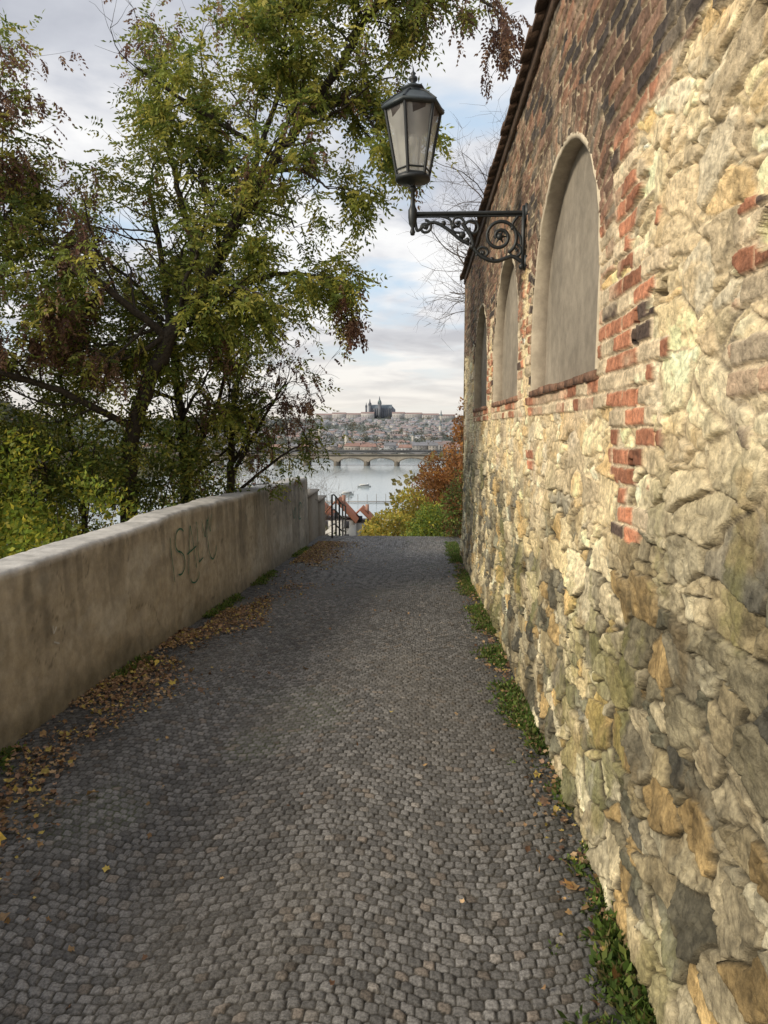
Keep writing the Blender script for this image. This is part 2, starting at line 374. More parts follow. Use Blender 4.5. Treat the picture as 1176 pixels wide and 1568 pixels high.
# ------------------------------------------------------------------ left parapet
def lx(y): return np.interp(y,[-4,4.3,7,15.6],[-2.66,-2.58,-2.50,-2.36])+.015*np.sin(y*.9)
def ltop(y): return np.interp(y,[-4,4.3,7.0,7.3,15.6],[1.08,1.09,1.09,1.12,.93])
ys=np.linspace(-4,15.6,1000)
prof=[]
for t in np.linspace(-.25,.955,60): prof.append((0.,t,0))
prof+= [(-.0,.985,0),(-.012,1.0,0),(-.03,1.008,1)]+[(-.03-q,1.010,1) for q in np.linspace(.03,.27,9)]+[(-.33,1.0,1),(-.345,.97,1),(-.35,.6,0),(-.36,-1.2,0)]
prof=np.array(prof);P=len(prof)
YY=np.repeat(ys[:,None],P,1);G=gz(YY);T=ltop(YY)
ZZ=G+(T-G)*prof[None,:,1];XX=lx(YY)+prof[None,:,0]
nn=fbm(YY*3,ZZ*3+XX*2,4,201)
XX=XX+.030*(nn-.5)+.012*(fbm(YY*14,ZZ*14,3,202)-.5)+.03*(1-prof[None,:,1])*(prof[None,:,1]<.99)
lump=.045*(fbm(YY*2.2,XX*3,3,203)-.35)*(YY>7.1)+.012*(fbm(YY*12,XX*12,2,204)-.5)
ZZ=ZZ+np.where(prof[None,:,1]>.98,lump,0)
a=fbm(YY*.8,ZZ*1.6,5,205)[...,None];s_=fbm(YY*9,ZZ*.7,4,206)[...,None];f_=fbm(YY*6,ZZ*6,5,207)[...,None]
c=np.array([.355,.312,.245])*(.42+.50*a+.48*s_+.30*f_)
lt=ss(.56,.70,fbm(YY*1.7+5,ZZ*2.5,5,208))[...,None];c=c*(1-lt*.55)+np.array([.48,.445,.38])*lt*.55
h01=np.clip(prof[None,:,1],0,1)
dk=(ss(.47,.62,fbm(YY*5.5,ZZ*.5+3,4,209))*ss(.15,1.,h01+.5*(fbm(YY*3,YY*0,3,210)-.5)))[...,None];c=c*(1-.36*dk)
pt_=ss(.6,.72,fbm(YY*1.1+30,ZZ*1.4,5,211))[...,None];c=c*(1-.3*pt_)
crk=(np.abs(fbm(YY*1.2,ZZ*1.6,5,212)-.5)<.004)[...,None];c=np.where(crk,c*.6,c)
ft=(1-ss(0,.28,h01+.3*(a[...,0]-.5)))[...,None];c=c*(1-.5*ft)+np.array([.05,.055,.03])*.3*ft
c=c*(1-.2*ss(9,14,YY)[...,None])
cp=ss(.97,1.0,prof[None,:,1]+0*YY)[...,None]*(prof[None,:,0]>-.34)[...,None];c=c*(1-cp)+np.array([.48,.46,.43])*(.5+.9*f_)*cp
pE=empty('plastered_parapet_wall')
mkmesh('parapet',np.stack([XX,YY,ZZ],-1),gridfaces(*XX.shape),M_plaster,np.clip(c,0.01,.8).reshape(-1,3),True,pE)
b=MB();x0=float(lx(15.6))
b.box(x0-.34,x0-.01,15.595,15.63,-1.2,.92,(.22,.18,.13))
for (y0,y1,t1) in ((15.64,17.3,.52),(17.3,18.6,.25)):
    b.box(x0-.30,x0+.0,y0,y1,-1.8,t1,(.17,.145,.11));b.box(x0-.33,x0+.03,y0-.004,y1+.01,t1,t1+.05,(.25,.22,.18))
b.obj('parapet_end_block',M_plaster,False,pE)
g=MB()
def stroke(pts,r=.009,c=(.02,.115,.07)):
    pts=np.array(pts,float);t=np.linspace(0,len(pts)-1,len(pts)*8);q=np.column_stack([np.interp(t,np.arange(len(pts)),pts[:,i]) for i in (0,1)])
    k=np.ones(5)/5.;qq=q.copy()
    for i in (0,1): qq[2:-2,i]=np.convolve(q[:,i],k,'valid')
    x=lx(qq[:,0])+.027
    zr=(qq[:,1]-gz(qq[:,0]))/(ltop(qq[:,0])-gz(qq[:,0]))
    x=x+.030*(fbm(qq[:,0]*3,qq[:,1]*3+lx(qq[:,0])*2,4,201)-.5)+.03*(1-zr)-.012
    d=np.gradient(qq,axis=0);d/=np.linalg.norm(d,axis=1)[:,None]+1e-9;nrm=np.column_stack([-d[:,1],d[:,0]])*r*RNG.uniform(.7,1.1,(len(qq),1))
    A=np.column_stack([x,qq+nrm]);B=np.column_stack([x,qq-nrm]);n=len(x)
    g.add(np.stack([A,B],1),gridfaces(n,2),c)
def arcp(cy,cz,ry,rz,a0,a1,n=10): return [(cy+ry*math.cos(math.radians(a)),cz+rz*math.sin(math.radians(a))) for a in np.linspace(a0,a1,n)]
stroke(arcp(7.50,.84,.13,.12,40,270)+arcp(7.47,.60,.13,.12,90,-120))
stroke([(7.68,.44),(7.74,.7),(7.84,.98),(7.9,.7),(7.96,.46)]);stroke([(7.68,.66),(7.98,.70)])
stroke([(8.08,.96),(8.04,.7),(8.05,.50),(8.22,.53)]);stroke(arcp(8.62,.72,.20,.28,120,330))
stroke([(8.26,.94),(8.36,.72),(8.46,.96),(8.56,.76),(8.6,.98)]);stroke([(7.24,.90),(7.28,.44)],.008);stroke(arcp(7.9,.38,.14,.07,180,380),.008)
stroke([(13.9,.45),(14.0,.25),(14.15,.5),(14.2,.2)],.014);stroke(arcp(14.6,.35,.17,.17,0,300),.014)
stroke([(4.95,.62),(4.96,.56),(5.0,.60)],.008,(.5,.5,.5));stroke([(4.96,.5),(5.03,.47)],.006,(.5,.5,.5))
g.obj('wall_graffiti',M_plaster,False,pE)
b=MB();rx=-1.98
for i in range(5):
    y=17.0+i*.8;z=float(gz(y)) if y<19 else -.95-(y-19)*.16
    b.tube([(rx,y,z-.2),(rx,y,z+1.0)],.022,8,(.03,.03,.03))
zt=lambda y:(float(gz(y)) if y<19 else -.95-(y-19)*.16)
for h in (.3,.65,1.0): b.tube([(rx,y,zt(y)+h) for y in np.linspace(17,20.2,9)],.018,8,(.03,.03,.03))
b.obj('iron_railing',M_iron,True)

# ------------------------------------------------------------------ wall lantern
lampE=empty('street_lamp',(0,0,0));LXc,LY,LZ=-.05,6.19,3.71
b=MB();IR=(.014,.017,.018)
def P3(x,z): return (LXc+x,LY,LZ+z)
def spiral(cx_,cz_,r0,r1,a0,a1,n=40):
    return [P3(cx_+(r0+(r1-r0)*t)*math.cos(math.radians(a0+(a1-a0)*t)),cz_+(r0+(r1-r0)*t)*math.sin(math.radians(a0+(a1-a0)*t))) for t in np.linspace(0,1,n)]
b.tube([P3(-.01,0),P3(.92,0)],.018,4,IR);b.tube([P3(.03,-.024),P3(.90,-.024)],.009,4,IR)
b.box(LXc+.875,LXc+.90,LY-.02,LY+.02,LZ-.44,LZ+.05,IR);b.box(LXc+.895,LXc+.925,LY-.05,LY+.05,LZ-.06,LZ+.06,IR);b.box(LXc+.895,LXc+.925,LY-.05,LY+.05,LZ-.44,LZ-.34,IR)
def smooth(pts,n=40):
    pts=np.array(pts,float);m=len(pts);t=np.linspace(0,m-1,n);out=[]
    for u in t:
        i=min(int(u),m-2);f=u-i;p0=pts[max(i-1,0)];p1=pts[i];p2=pts[i+1];p3=pts[min(i+2,m-1)]
        out.append(.5*((2*p1)+(-p0+p2)*f+(2*p0-5*p1+4*p2-p3)*f*f+(-p0+3*p1-3*p2+p3)*f**3))
    return [P3(*o) for o in out]
b.tube(smooth([(.02,-.06),(.04,-.13),(.10,-.09),(.18,-.07),(.28,-.12),(.38,-.20),(.46,-.24)]),.014,6,IR)
b.tube(spiral(.10,-.105,.055,.012,90,-430),.011,6,IR)
b.tube(smooth([(.40,-.08),(.47,-.18),(.50,-.28),(.58,-.35),(.68,-.375),(.80,-.34),(.875,-.38)]),.016,6,IR)
b.tube(spiral(.70,-.185,.145,.03,-60,560,60),.014,6,IR)
b.tube(spiral(.57,-.31,.055,.012,200,-250),.010,6,IR)
b.tube(spiral(.36,-.075,.055,.012,-20,420),.011,6,IR)
b.tube(spiral(.48,-.12,.07,.02,160,-200),.011,6,IR)
b.tube(spiral(.82,-.30,.06,.015,90,-360),.010,6,IR)
b.tube(smooth([(.84,-.03),(.80,-.10),(.86,-.18),(.87,-.25)]),.011,6,IR)
b.tube(smooth([(.22,-.02),(.30,-.05),(.33,-.14),(.42,-.15)]),.010,6,IR)
def ball(cx_,cy_,cz_,r,c=IR,sx=1,sz=1):
    b.lathe(cx_,cy_,[(r*sx*math.sin(t)+1e-4,cz_-r*sz*math.cos(t)) for t in np.linspace(0,np.pi,8)],10,c)
for (px_,pz_,r_) in ((.70,-.185,.028),(.10,-.105,.017),(.40,-.17,.028),(.44,-.21,.022),(.33,-.10,.02),(.25,-.075,.02),(.57,-.31,.016),(.36,-.075,.016),(.88,-.42,.025),(.80,-.12,.016),(.64,-.36,.018),(.48,-.26,.02)):
    ball(LXc+px_,LY,LZ+pz_,r_)
for k in range(6):
    a=k*math.pi/3;b.tube([P3(.70+.02*math.cos(a),-.185+.02*math.sin(a)),P3(.70+.055*math.cos(a),-.185+.055*math.sin(a))],[.012,.004],5,IR)
b.lathe(LXc,LY,[(.001,LZ-.17),(.016,LZ-.165),(.022,LZ-.14),(.012,LZ-.11),(.03,LZ-.08),(.036,LZ-.03),(.036,LZ+.03),(.026,LZ+.05),(.018,LZ+.08),(.018,LZ+.17),(.03,LZ+.18),(.03,LZ+.20),(.018,LZ+.21),(.02,LZ+.225),(.06,LZ+.235),(.125,LZ+.245),(.14,LZ+.255),(.14,LZ+.28),(.12,LZ+.285),(.001,LZ+.286)],18,IR)
k6=[math.radians(60*i+14) for i in range(6)];RB,RT,ZB,ZT=.130,.226,LZ+.28,LZ+.785
pt=lambda r,a,z:(LXc+r*math.cos(a),LY+r*math.sin(a),z)
for i in range(6):
    a=k6[i];a2=k6[(i+1)%6]
    b.tube([pt(RB,a,ZB),pt(RT,a,ZT)],.0135,5,IR)
    for r_,z_,q in ((RB,ZB+.005,.014),(RB+(RT-RB)*.09,ZB+.05,.008),(RT,ZT,.016)): b.tube([pt(r_,a,z_),pt(r_,a2,z_)],q,5,IR)
b.lathe(LXc,LY,[(.20,ZT+.0),(.254,ZT-.005),(.260,ZT+.012),(.245,ZT+.028),(.15,ZT+.10),(.085,ZT+.13),(.083,ZT+.155),(.10,ZT+.16),(.098,ZT+.17),(.05,ZT+.19),(.022,ZT+.205)],6,(.035,.045,.05),k6[0])
for a in k6: b.tube([pt(.254,a,ZT+.018),pt(.15,a,ZT+.103),pt(.085,a,ZT+.135)],.009,5,IR)
b.lathe(LXc,LY,[(.03,ZT+.20),(.018,ZT+.215),(.034,ZT+.23),(.034,ZT+.25),(.014,ZT+.265),(.022,ZT+.28),(.008,ZT+.295),(.001,ZT+.335)],12,IR)
b.obj('iron_frame',M_iron,False,lampE)
b=MB()
b.lathe(LXc,LY,[(.20,ZT-.01),(.185,ZT-.08),(.11,ZT-.16),(.05,ZT-.18),(.001,ZT-.181)],12,(.06,.05,.045))
b.lathe(LXc,LY,[(.03,ZT-.18),(.035,ZT-.22),(.03,ZT-.26),(.001,ZT-.28)],12,(.5,.48,.42))
b.obj('reflector',M_iron,True,lampE)
mg=bpy.data.materials.new('frosted_glass');mg.use_nodes=True;nt=mg.node_tree;pb=nt.nodes['Principled BSDF']
pb.inputs['Base Color'].default_value=(.80,.79,.74,1);pb.inputs['Roughness'].default_value=.25
tb=nt.nodes.new('ShaderNodeBsdfTransparent');tl=nt.nodes.new('ShaderNodeBsdfTranslucent');tl.inputs[0].default_value=(.85,.84,.8,1)
m1_=nt.nodes.new('ShaderNodeMixShader');m2_=nt.nodes.new('ShaderNodeMixShader');m1_.inputs[0].default_value=.45
tcg=nt.nodes.new('ShaderNodeTexCoord');ng=nt.nodes.new('ShaderNodeTexNoise');ng.inputs['Scale'].default_value=5
mrg=nt.nodes.new('ShaderNodeMapRange');mrg.inputs[3].default_value=.15;mrg.inputs[4].default_value=.75
nt.links.new(tcg.outputs['Object'],ng.inputs['Vector']);nt.links.new(ng.outputs[0],mrg.inputs[0]);nt.links.new(mrg.outputs[0],m2_.inputs[0])
nt.links.new(pb.outputs[0],m1_.inputs[1]);nt.links.new(tl.outputs[0],m1_.inputs[2]);nt.links.new(m1_.outputs[0],m2_.inputs[1]);nt.links.new(tb.outputs[0],m2_.inputs[2])
nt.links.new(m2_.outputs[0],nt.nodes['Material Output'].inputs['Surface'])
b=MB();b.lathe(LXc,LY,[(RB-.004,ZB+.006),(RT-.004,ZT-.004)],6,(.8,.8,.75),k6[0]);b.obj('glass_panes',mg,False,lampE)

# ------------------------------------------------------------------ vegetation tools
def nrm(v): return v/(np.linalg.norm(v,axis=-1,keepdims=True)+1e-9)
def leafquads(p,d,L_,W_,c,curl=.25):
    N_=len(p);r=nrm(RNG.normal(size=(N_,3)));s=nrm(np.cross(d,r));L_=np.broadcast_to(L_,(N_,))[:,None];W_=np.broadcast_to(W_,(N_,))[:,None]
    up=np.cross(s,d)
    v0=p;v1=p+d*L_*.45+s*W_*.5+up*L_*curl*.2;v2=p+d*L_-up*L_*curl*.3;v3=p+d*L_*.45-s*W_*.5+up*L_*curl*.2
    V=np.stack([v0,v1,v2,v3],1).reshape(-1,3);F_=np.arange(N_*4).reshape(-1,4)
    return V,F_,np.repeat(c,4,axis=0)
def sprigs(b,p,d,pal,n=11,size=.30,ll=.075,lw=.030,droop=.35):
    N_=len(p);d=nrm(d+np.array([0,0,-droop])+RNG.normal(size=(N_,3))*.25)
    side=nrm(np.cross(d,np.array([0,0,1.])+RNG.normal(size=(N_,3))*.4))
    sz=size*RNG.uniform(.6,1.25,N_)[:,None];col=pal
    for k in range(n):
        t=(k//2+1)/(n/2+.5);sg=1 if k%2 else -1
        q=p+d*sz*t+np.array([0,0,-1.])*sz*.25*t*t
        if k==n-1: dd=d
        else: dd=nrm(side*sg+d*.55+np.array([0,0,-.45])+RNG.normal(size=(N_,3))*.22)
        V,F_,C=leafquads(q,dd,ll*RNG.uniform(.7,1.2,N_),lw*RNG.uniform(.8,1.2,N_),col*RNG.uniform(.8,1.2,(N_,1)))
        b.add(V,F_,C)
def grow(b,p,d,L_,r,lev,mx_,tips,c,wob=.22,trop=.05,kids=(6,5,4),ks=5,ratio=(.35,.6)):
    n=max(4,int(L_/.16)+2) if lev<2 else 4
    P=[np.array(p,float)];d=np.array(d,float);d/=np.linalg.norm(d);D=[d]
    for i in range(n):
        d=d+RNG.normal(size=3)*wob+np.array([0,0,trop]);d/=np.linalg.norm(d);P.append(P[-1]+d*L_/n);D.append(d)
    R=np.linspace(r,r*.35,n+1);b.tube(P,R,ks if lev<2 else 3,c)
    if lev>=mx_-1:
        for i in range(1,n+1): tips.append((P[i],D[i],lev))
    if lev<mx_:
        kk=kids[min(lev,len(kids)-1)]
        for q in range(kk):
            i=random.randint(max(1,n//5),n);a=nrm(RNG.normal(size=3));sd=nrm(np.cross(D[i],a));ang=random.uniform(.5,1.1)
            nd=D[i]*math.cos(ang)+sd*math.sin(ang)
            grow(b,P[i],nd,L_*random.uniform(*ratio),max(R[i]*.5,.0035),lev+1,mx_,tips,c,wob,trop,kids,max(3,ks-1),ratio)
def crom(pts,n):
    pts=np.array(pts,float);m=len(pts);out=[]
    for u in np.linspace(0,m-1,n):
        i=min(int(u),m-2);f=u-i;p0=pts[max(i-1,0)];p1=pts[i];p2=pts[i+1];p3=pts[min(i+2,m-1)]
        out.append(.5*((2*p1)+(-p0+p2)*f+(2*p0-5*p1+4*p2-p3)*f*f+(-p0+3*p1-3*p2+p3)*f**3))
    return np.array(out)
def limb(b,pts,r0,r1,tips,kids,length,c,t0=.25,mx_=2,kk=(6,4),trop=.04,ks=8):
    n=len(pts)*7;P=crom(pts,n);P[1:-1]+=RNG.normal(size=(n-2,3))*r0*.12
    R=np.linspace(r0,r1,n);b.tube(P,R,ks,c);D=nrm(np.gradient(P,axis=0))
    for q in range(kids):
        t=t0+(1-t0)*(q+random.random())/kids;i=min(n-1,int(t*n))
        sd=nrm(np.cross(D[i],nrm(RNG.normal(size=3))));ang=random.uniform(.6,1.25)
        nd=D[i]*math.cos(ang)+sd*math.sin(ang)
        grow(b,P[i],nd,length*random.uniform(.55,1.15),max(R[i]*.42,.008),1,mx_+0,tips,c,.16,trop,(0,)+kk)
GREENS=np.array([[.17,.21,.045],[.25,.28,.05],[.35,.34,.065],[.12,.165,.035],[.43,.39,.085],[.19,.23,.045],[.29,.30,.06]])
BROWNS=np.array([[.19,.10,.075],[.24,.14,.085],[.14,.08,.06],[.30,.19,.115]])
def leafcols(p,fb=.2,seed=1,G=GREENS,B=BROWNS):
    n=fbm(p[:,0]*.9+p[:,1]*.5+20,p[:,2]*.9+20,3,seed);isb=(n+RNG.normal(size=len(p))*.06)>np.quantile(n,1-fb) if fb>0 else np.zeros(len(p),bool)
    g=G[RNG.integers(0,len(G),len(p))]*(.6+.8*fbm(p[:,0]*2+50,p[:,2]*2+50,2,seed+3))[:,None]
    br=B[RNG.integers(0,len(B),len(p))]
    return np.where(isb[:,None],br,g),isb
BARK=np.array([.05,.040,.030])
def clump(p,thr=.45,s=1.25,seed=9):
    return (fbm(p[:,0]*s+p[:,1]*.4+60,p[:,2]*s*1.2+60,3,seed)+RNG.normal(size=len(p))*.035)>thr
def tree(name,limbs,fb,dens,seed,size=.3,G=GREENS,filt=None,ll=.075,lw=.03):
    e=empty(name);b=MB();tips=[]
    for l in limbs: limb(b,*l[:3],tips,*l[3:])
    b.obj('trunk_and_limbs',M_bark,True,e)
    p=np.array([t[0] for t in tips]);d=np.array([t[1] for t in tips])
    if filt is not None: k=filt(p);p=p[k];d=d[k]
    rep=int(math.ceil(dens));p=np.repeat(p,rep,0);d=np.repeat(d,rep,0);m=RNG.random(len(p))<dens/rep
    p=p[m]+RNG.normal(size=(m.sum(),3))*.03;d=d[m]
    d=nrm(d+RNG.normal(size=d.shape)*.6)
    col,isb=leafcols(p,fb,seed,G);lb=MB()
    k=~isb;sprigs(lb,p[k],d[k],col[k],11,size,ll,lw)
    k=isb
    if k.sum(): sprigs(lb,p[k],d[k],col[k],10,size*.65,ll*.7,lw*.95,1.4)
    lb.obj('foliage',M_leaf,False,e);print(name,len(tips),len(p));return e
c=BARK
main=[
 ([(-4.1,10,-2.6),(-4.0,10,.6),(-3.87,10,2.0),(-3.35,10,3.2),(-2.9,10.1,3.85),(-2.35,10.1,4.85),(-1.85,10,5.5),(-1.25,9.9,6.2),(-.68,9.8,7.0),(-.2,9.6,7.7)],.135,.03,34,1.5,c,.3),
 ([(-3.35,10,3.2),(-3.9,9.6,3.7),(-4.6,9.3,4.3),(-5.4,9.2,4.7)],.06,.02,16,1.4,c,.1),
 ([(-3.87,10,2.0),(-4.6,9.2,2.5),(-5.3,8.7,2.7),(-6.1,8.5,2.7)],.05,.02,16,1.3,c,.1),
 ([(-2.9,10.1,3.85),(-3.2,10.4,4.9),(-3.5,10.6,6.0),(-3.6,10.6,6.6)],.055,.02,16,1.3,c,.1),
 ([(-2.35,10.1,4.85),(-2.2,10.6,5.8),(-1.9,10.9,6.9),(-1.9,11,7.8)],.055,.018,15,1.2,c,.1),
 ([(-1.85,10,5.5),(-2.7,9.6,5.9),(-3.4,9.3,6.3)],.04,.015,9,1.0,c,.1),
 ([(-3.1,10,3.6),(-2.3,9.8,3.85),(-1.6,9.6,3.95),(-.95,9.5,3.75)],.05,.012,13,.70,c,.12,2,(5,3),-.05),
 ([(-2.0,10,5.3),(-1.5,9.6,5.2),(-1.1,9.4,4.9)],.035,.010,9,.65,c,.1,2,(5,3),-.06),
 ([(-.9,9.8,6.8),(-.3,9.5,7.15),(.5,9.2,7.0),(1.0,9.0,6.6)],.035,.008,14,.6,c,.1,2,(4,3),-.10),
 ([(-3.3,10,3.3),(-3.9,9.7,2.9),(-4.6,9.5,3.2)],.04,.012,11,1.0,c,.1),
 ([(-1.35,9.9,6.1),(-1.0,9.7,6.1),(-.65,9.5,5.8),(-.45,9.4,5.4)],.03,.010,12,.7,c,.1,2,(5,4),-.04),
 ([(-1.6,10,5.8),(-1.6,9.7,6.5),(-1.5,9.5,7.1)],.035,.012,12,.9,c,.1,2,(5,4),.02),
 ([(-.68,9.8,7.0),(-.9,9.4,7.3),(-.6,9.0,7.2)],.03,.010,10,.8,c,.05,2,(5,4),-.03),
]
tree('leafy_ailanthus_tree',main,.24,2.7,5,filt=lambda p:(clump(p,.405)|((p[:,0]>-1.6)&(p[:,2]>5.2)&(RNG.random(len(p))<.45)))&~((p[:,0]<-2.6)&(p[:,2]>6.2)&(RNG.random(len(p))<.5)))
t2=[
 ([(-3.55,11,-3),(-3.5,11,.8),(-3.55,11,2.4),(-3.7,11,4.0),(-3.9,11,5.4)],.10,.03,28,1.3,c,.30),
 ([(-3.5,11,1.4),(-3.0,11,2.3),(-2.7,10.8,3.3)],.05,.015,13,1.0,c,.15),
 ([(-4.9,10.6,-3),(-4.9,10.6,.6),(-5.1,10.6,2.2),(-5.2,10.5,3.6)],.06,.015,22,1.1,c,.35),
 ([(-5.8,10,-3),(-5.9,10,.6),(-6.1,10,2.0),(-6.2,10,3.0)],.06,.015,18,1.1,c,.35)]
tree('young_green_tree',t2,.08,2.5,15,filt=lambda p:clump(p,.41,1.3,19),G=GREENS*.95)
t3=[
 ([(-7.2,9.5,-3),(-7.0,9.5,1.5),(-6.7,9.4,3.4),(-6.3,9.2,5.2),(-6.0,9.1,6.1)],.15,.03,34,1.4,c,.3),
 ([(-6.9,9.5,2.2),(-6.0,9.2,3.4),(-5.4,9.0,4.6),(-5.2,8.9,5.6)],.06,.02,22,1.2,c,.15),
 ([(-6.9,9.5,2.6),(-6.2,8.8,3.2),(-5.5,8.4,3.7)],.05,.015,15,1.1,c,.15)]
tree('brown_leaf_tree',t3,.72,2.9,25,filt=lambda p:clump(p,.40,1.4,29))
t4=[
 ([(-3.05,11.5,-2.8),(-2.95,11.5,.8),(-2.9,11.5,2.0),(-2.7,11.5,3.2)],.09,.02,18,1.2,c,.45,3,(6,5),.03),
 ([(-2.95,11.5,1.2),(-2.4,11.4,2.1),(-2.0,11.3,2.7)],.04,.010,12,.9,c,.15,3,(6,4),.02),
 ([(-2.95,11.5,.9),(-2.2,11.4,1.5),(-1.7,11.3,1.8)],.03,.008,9,.7,c,.15,3,(5,4),.03)]
tree('sparse_locust_tree',t4,.35,1.0,35,.24,filt=lambda p:RNG.random(len(p))<.14)
def baretree(name,limbs):
    b=MB();tips=[]
    for l in limbs: limb(b,*l[:3],tips,*l[3:])
    b.obj(name,M_bark,True)
baretree('bare_tree',[([(2.9,20,-2),(2.7,20,4.5),(2.3,20,6.3),(1.9,20,8.0)],.14,.03,34,2.4,np.array([.09,.07,.055]),.35,3,(7,5),.01),
  ([(2.7,20,4.0),(2.0,19.8,5.0),(1.5,19.5,5.4)],.06,.015,16,1.5,np.array([.09,.07,.055]),.1,3,(6,4),-.02)])
for q in range(7):
    bx=[-4.2,-7.5,-4.6,-6.0,-3.4,-9.5,-5.2][q];by_=[16,26,22,19,24,28,30][q];bz_=[1.2,.8,.1,1.6,-.6,1.2,-.4][q]
    baretree('bare_shrub',[([(bx,by_,bz_-5),(bx+.1,by_,bz_-2),(bx+.3,by_,bz_-.4)],.07,.015,18,1.5,np.array([.11,.085,.065]),.2,3,(6,5),.05)])

def foliage(name,blobs,pal,n,ll,lw,seed,stems=True,trans=M_leaf,gap=.42):
    e=empty(name);b=MB();vol=np.array([q[3]*q[4]*q[5] for q in blobs]);vol=vol/vol.sum()
    for q,vv in zip(blobs,vol):
        m=int(n*vv);d=nrm(RNG.normal(size=(m,3)));rr=RNG.random(m)**(.42)
        rr=rr*(.75+.5*fbm(d[:,0]*2.5+9,d[:,2]*2.5+d[:,1]*2+9,3,seed))
        p=np.array(q[:3])+d*rr[:,None]*np.array(q[3:6])
        s=max(q[3:6]);cl=fbm(p[:,0]*3.2/s+p[:,1]*2.1/s+30,p[:,2]*3.2/s+30,3,seed+2);k=cl>gap
        p=p[k];d=d[k];tone=ss(gap,.75,cl[k])[:,None]
        dd=nrm(d*.6+RNG.normal(size=d.shape)*.8+np.array([0,0,-.2]))
        c_=pal[RNG.integers(0,len(pal),len(p))]*(.6+.7*tone)*RNG.uniform(.75,1.2,(len(p),1))
        V,F_,C=leafquads(p,dd,ll*RNG.uniform(.6,1.3,len(p)),lw*RNG.uniform(.6,1.3,len(p)),c_);b.add(V,F_,C)
    b.obj('foliage',trans,False,e)
    if stems:
        s=MB()
        for q in blobs:
            for k in range(7):
                top=np.array(q[:3])+RNG.normal(size=3)*np.array(q[3:6])*.45
                base=np.array([q[0]+RNG.normal()*.15*q[3],q[1]+RNG.normal()*.15*q[4],q[2]-q[5]*1.3])
                s.tube(crom([base,(base+top)/2+RNG.normal(size=3)*.1*q[3],top],8),np.linspace(.015,.005,8)*max(q[3:6]),5,BARK)
        s.obj('stems',M_bark,True,e)
    return e
YG=np.array([[.30,.36,.05],[.42,.44,.06],[.20,.29,.05],[.54,.48,.07],[.26,.34,.05]])
DG=np.array([[.11,.16,.035],[.155,.22,.05],[.09,.12,.03],[.20,.25,.06]])
YE_=np.array([[.50,.38,.07],[.42,.37,.07],[.30,.32,.07],[.56,.42,.08]])
OR=np.array([[.38,.17,.055],[.30,.13,.05],[.44,.23,.07],[.26,.14,.06]])
foliage('yellow_green_bush',[(-4.1,6.2,.55,.9,1.0,.85),(-5.0,7.4,.9,1.1,1.2,1.0),(-3.7,8.0,.65,.65,.9,.8),(-6.2,8.0,1.05,1.3,1.,1.15),(-4.8,8.6,1.0,.9,.8,.95)],YG,36000,.070,.034,300,gap=.40)
foliage('dark_green_bush',[(-4.7,9.6,1.15,1.1,.9,1.25),(-3.7,10.2,1.2,.8,.7,1.1),(-6.2,9.6,1.5,1.3,.9,1.25),(-3.1,10.8,.7,.6,.6,.75)],np.concatenate([DG,GREENS*.9]),30000,.075,.034,310,gap=.42)
foliage('ivy_hedge',[(-3.2,13,.2,.5,1.2,.7),(-3.9,13.5,.4,.9,1.2,.9),(-5.5,14,.7,1.2,1.2,1.2),(-7.5,14,.8,1.6,1.2,1.4)],np.concatenate([DG,BROWNS*.8,GREENS]),15000,.085,.04,315)
foliage('yellow_autumn_bush',[(-.95,24,-1.45,.8,.8,.9),(-1.4,26,-2.0,.8,.8,.9),(-.3,26,-1.0,.8,.8,.9)],YE_,10000,.12,.07,320)
foliage('green_autumn_bush',[(.5,22,-1.0,.75,.7,.8),(-.2,22,-1.7,.7,.6,.6),(.95,21,-.6,.5,.6,.9)],np.concatenate([YG*.8,DG*1.4]),11000,.09,.05,330)
foliage('orange_autumn_tree',[(1.15,32,-.3,1.2,1.,1.4),(1.7,30,.8,.7,.8,1.2),(.6,34,-1.0,1.1,1.,1.0)],OR,13000,.12,.07,340,gap=.45)
foliage('rust_autumn_tree',[(1.8,26,2.1,.6,.7,.9),(2.0,24,1.0,.7,.6,1.0)],OR,4500,.11,.07,345,gap=.47)
foliage('dark_shrub',[(.95,17.6,.1,.35,.7,.9),(1.0,19,-.3,.35,.6,.9)],np.concatenate([DG,OR*.5]),5000,.08,.045,350)

# ------------------------------------------------------------------ litter & weeds
def stars(b,p,size,col,curl=.2,tilt=.45):
    N_=len(p);nr=nrm(RNG.normal(size=(N_,3))*tilt+np.array([0,0,1.]));a=nrm(np.cross(nr,RNG.normal(size=(N_,3))));c_=np.cross(nr,a)
    k=10;rad=np.array([1.,.62,.85,.55,.68,.35,.66,.55,.85,.62])
    ring=[]
    for i in range(k):
        t=2*np.pi*i/k;h=RNG.uniform(-.15,curl*1.5,(N_,1))*(1 if i%2==0 else .4)
        ring.append(p+size[:,None]*rad[i]*RNG.uniform(.7,1.1,(N_,1))*(math.cos(t)*a+math.sin(t)*c_*.8)+nr*size[:,None]*h)
    V=np.stack([p]+ring,1).reshape(-1,3)
    base=np.arange(N_)[:,None]*11
    F_=np.concatenate([np.stack([base[:,0],base[:,0]+1+(2*i)%10,base[:,0]+1+(2*i+1)%10,base[:,0]+1+(2*i+2)%10],-1) for i in range(5)])
    b.add(V,F_,np.repeat(col,11,axis=0))
LC=np.array([[.36,.22,.11],[.27,.15,.08],[.44,.30,.17],[.18,.10,.06],[.40,.25,.11],[.32,.20,.13],[.50,.38,.10]])
N_=9500;y=RNG.uniform(1.6,16,N_*4);off=np.abs(RNG.normal(size=N_*4))*.42+.03
off=np.where(y>7.5,off*.9+.15,off*.85);x=lx(y)+off
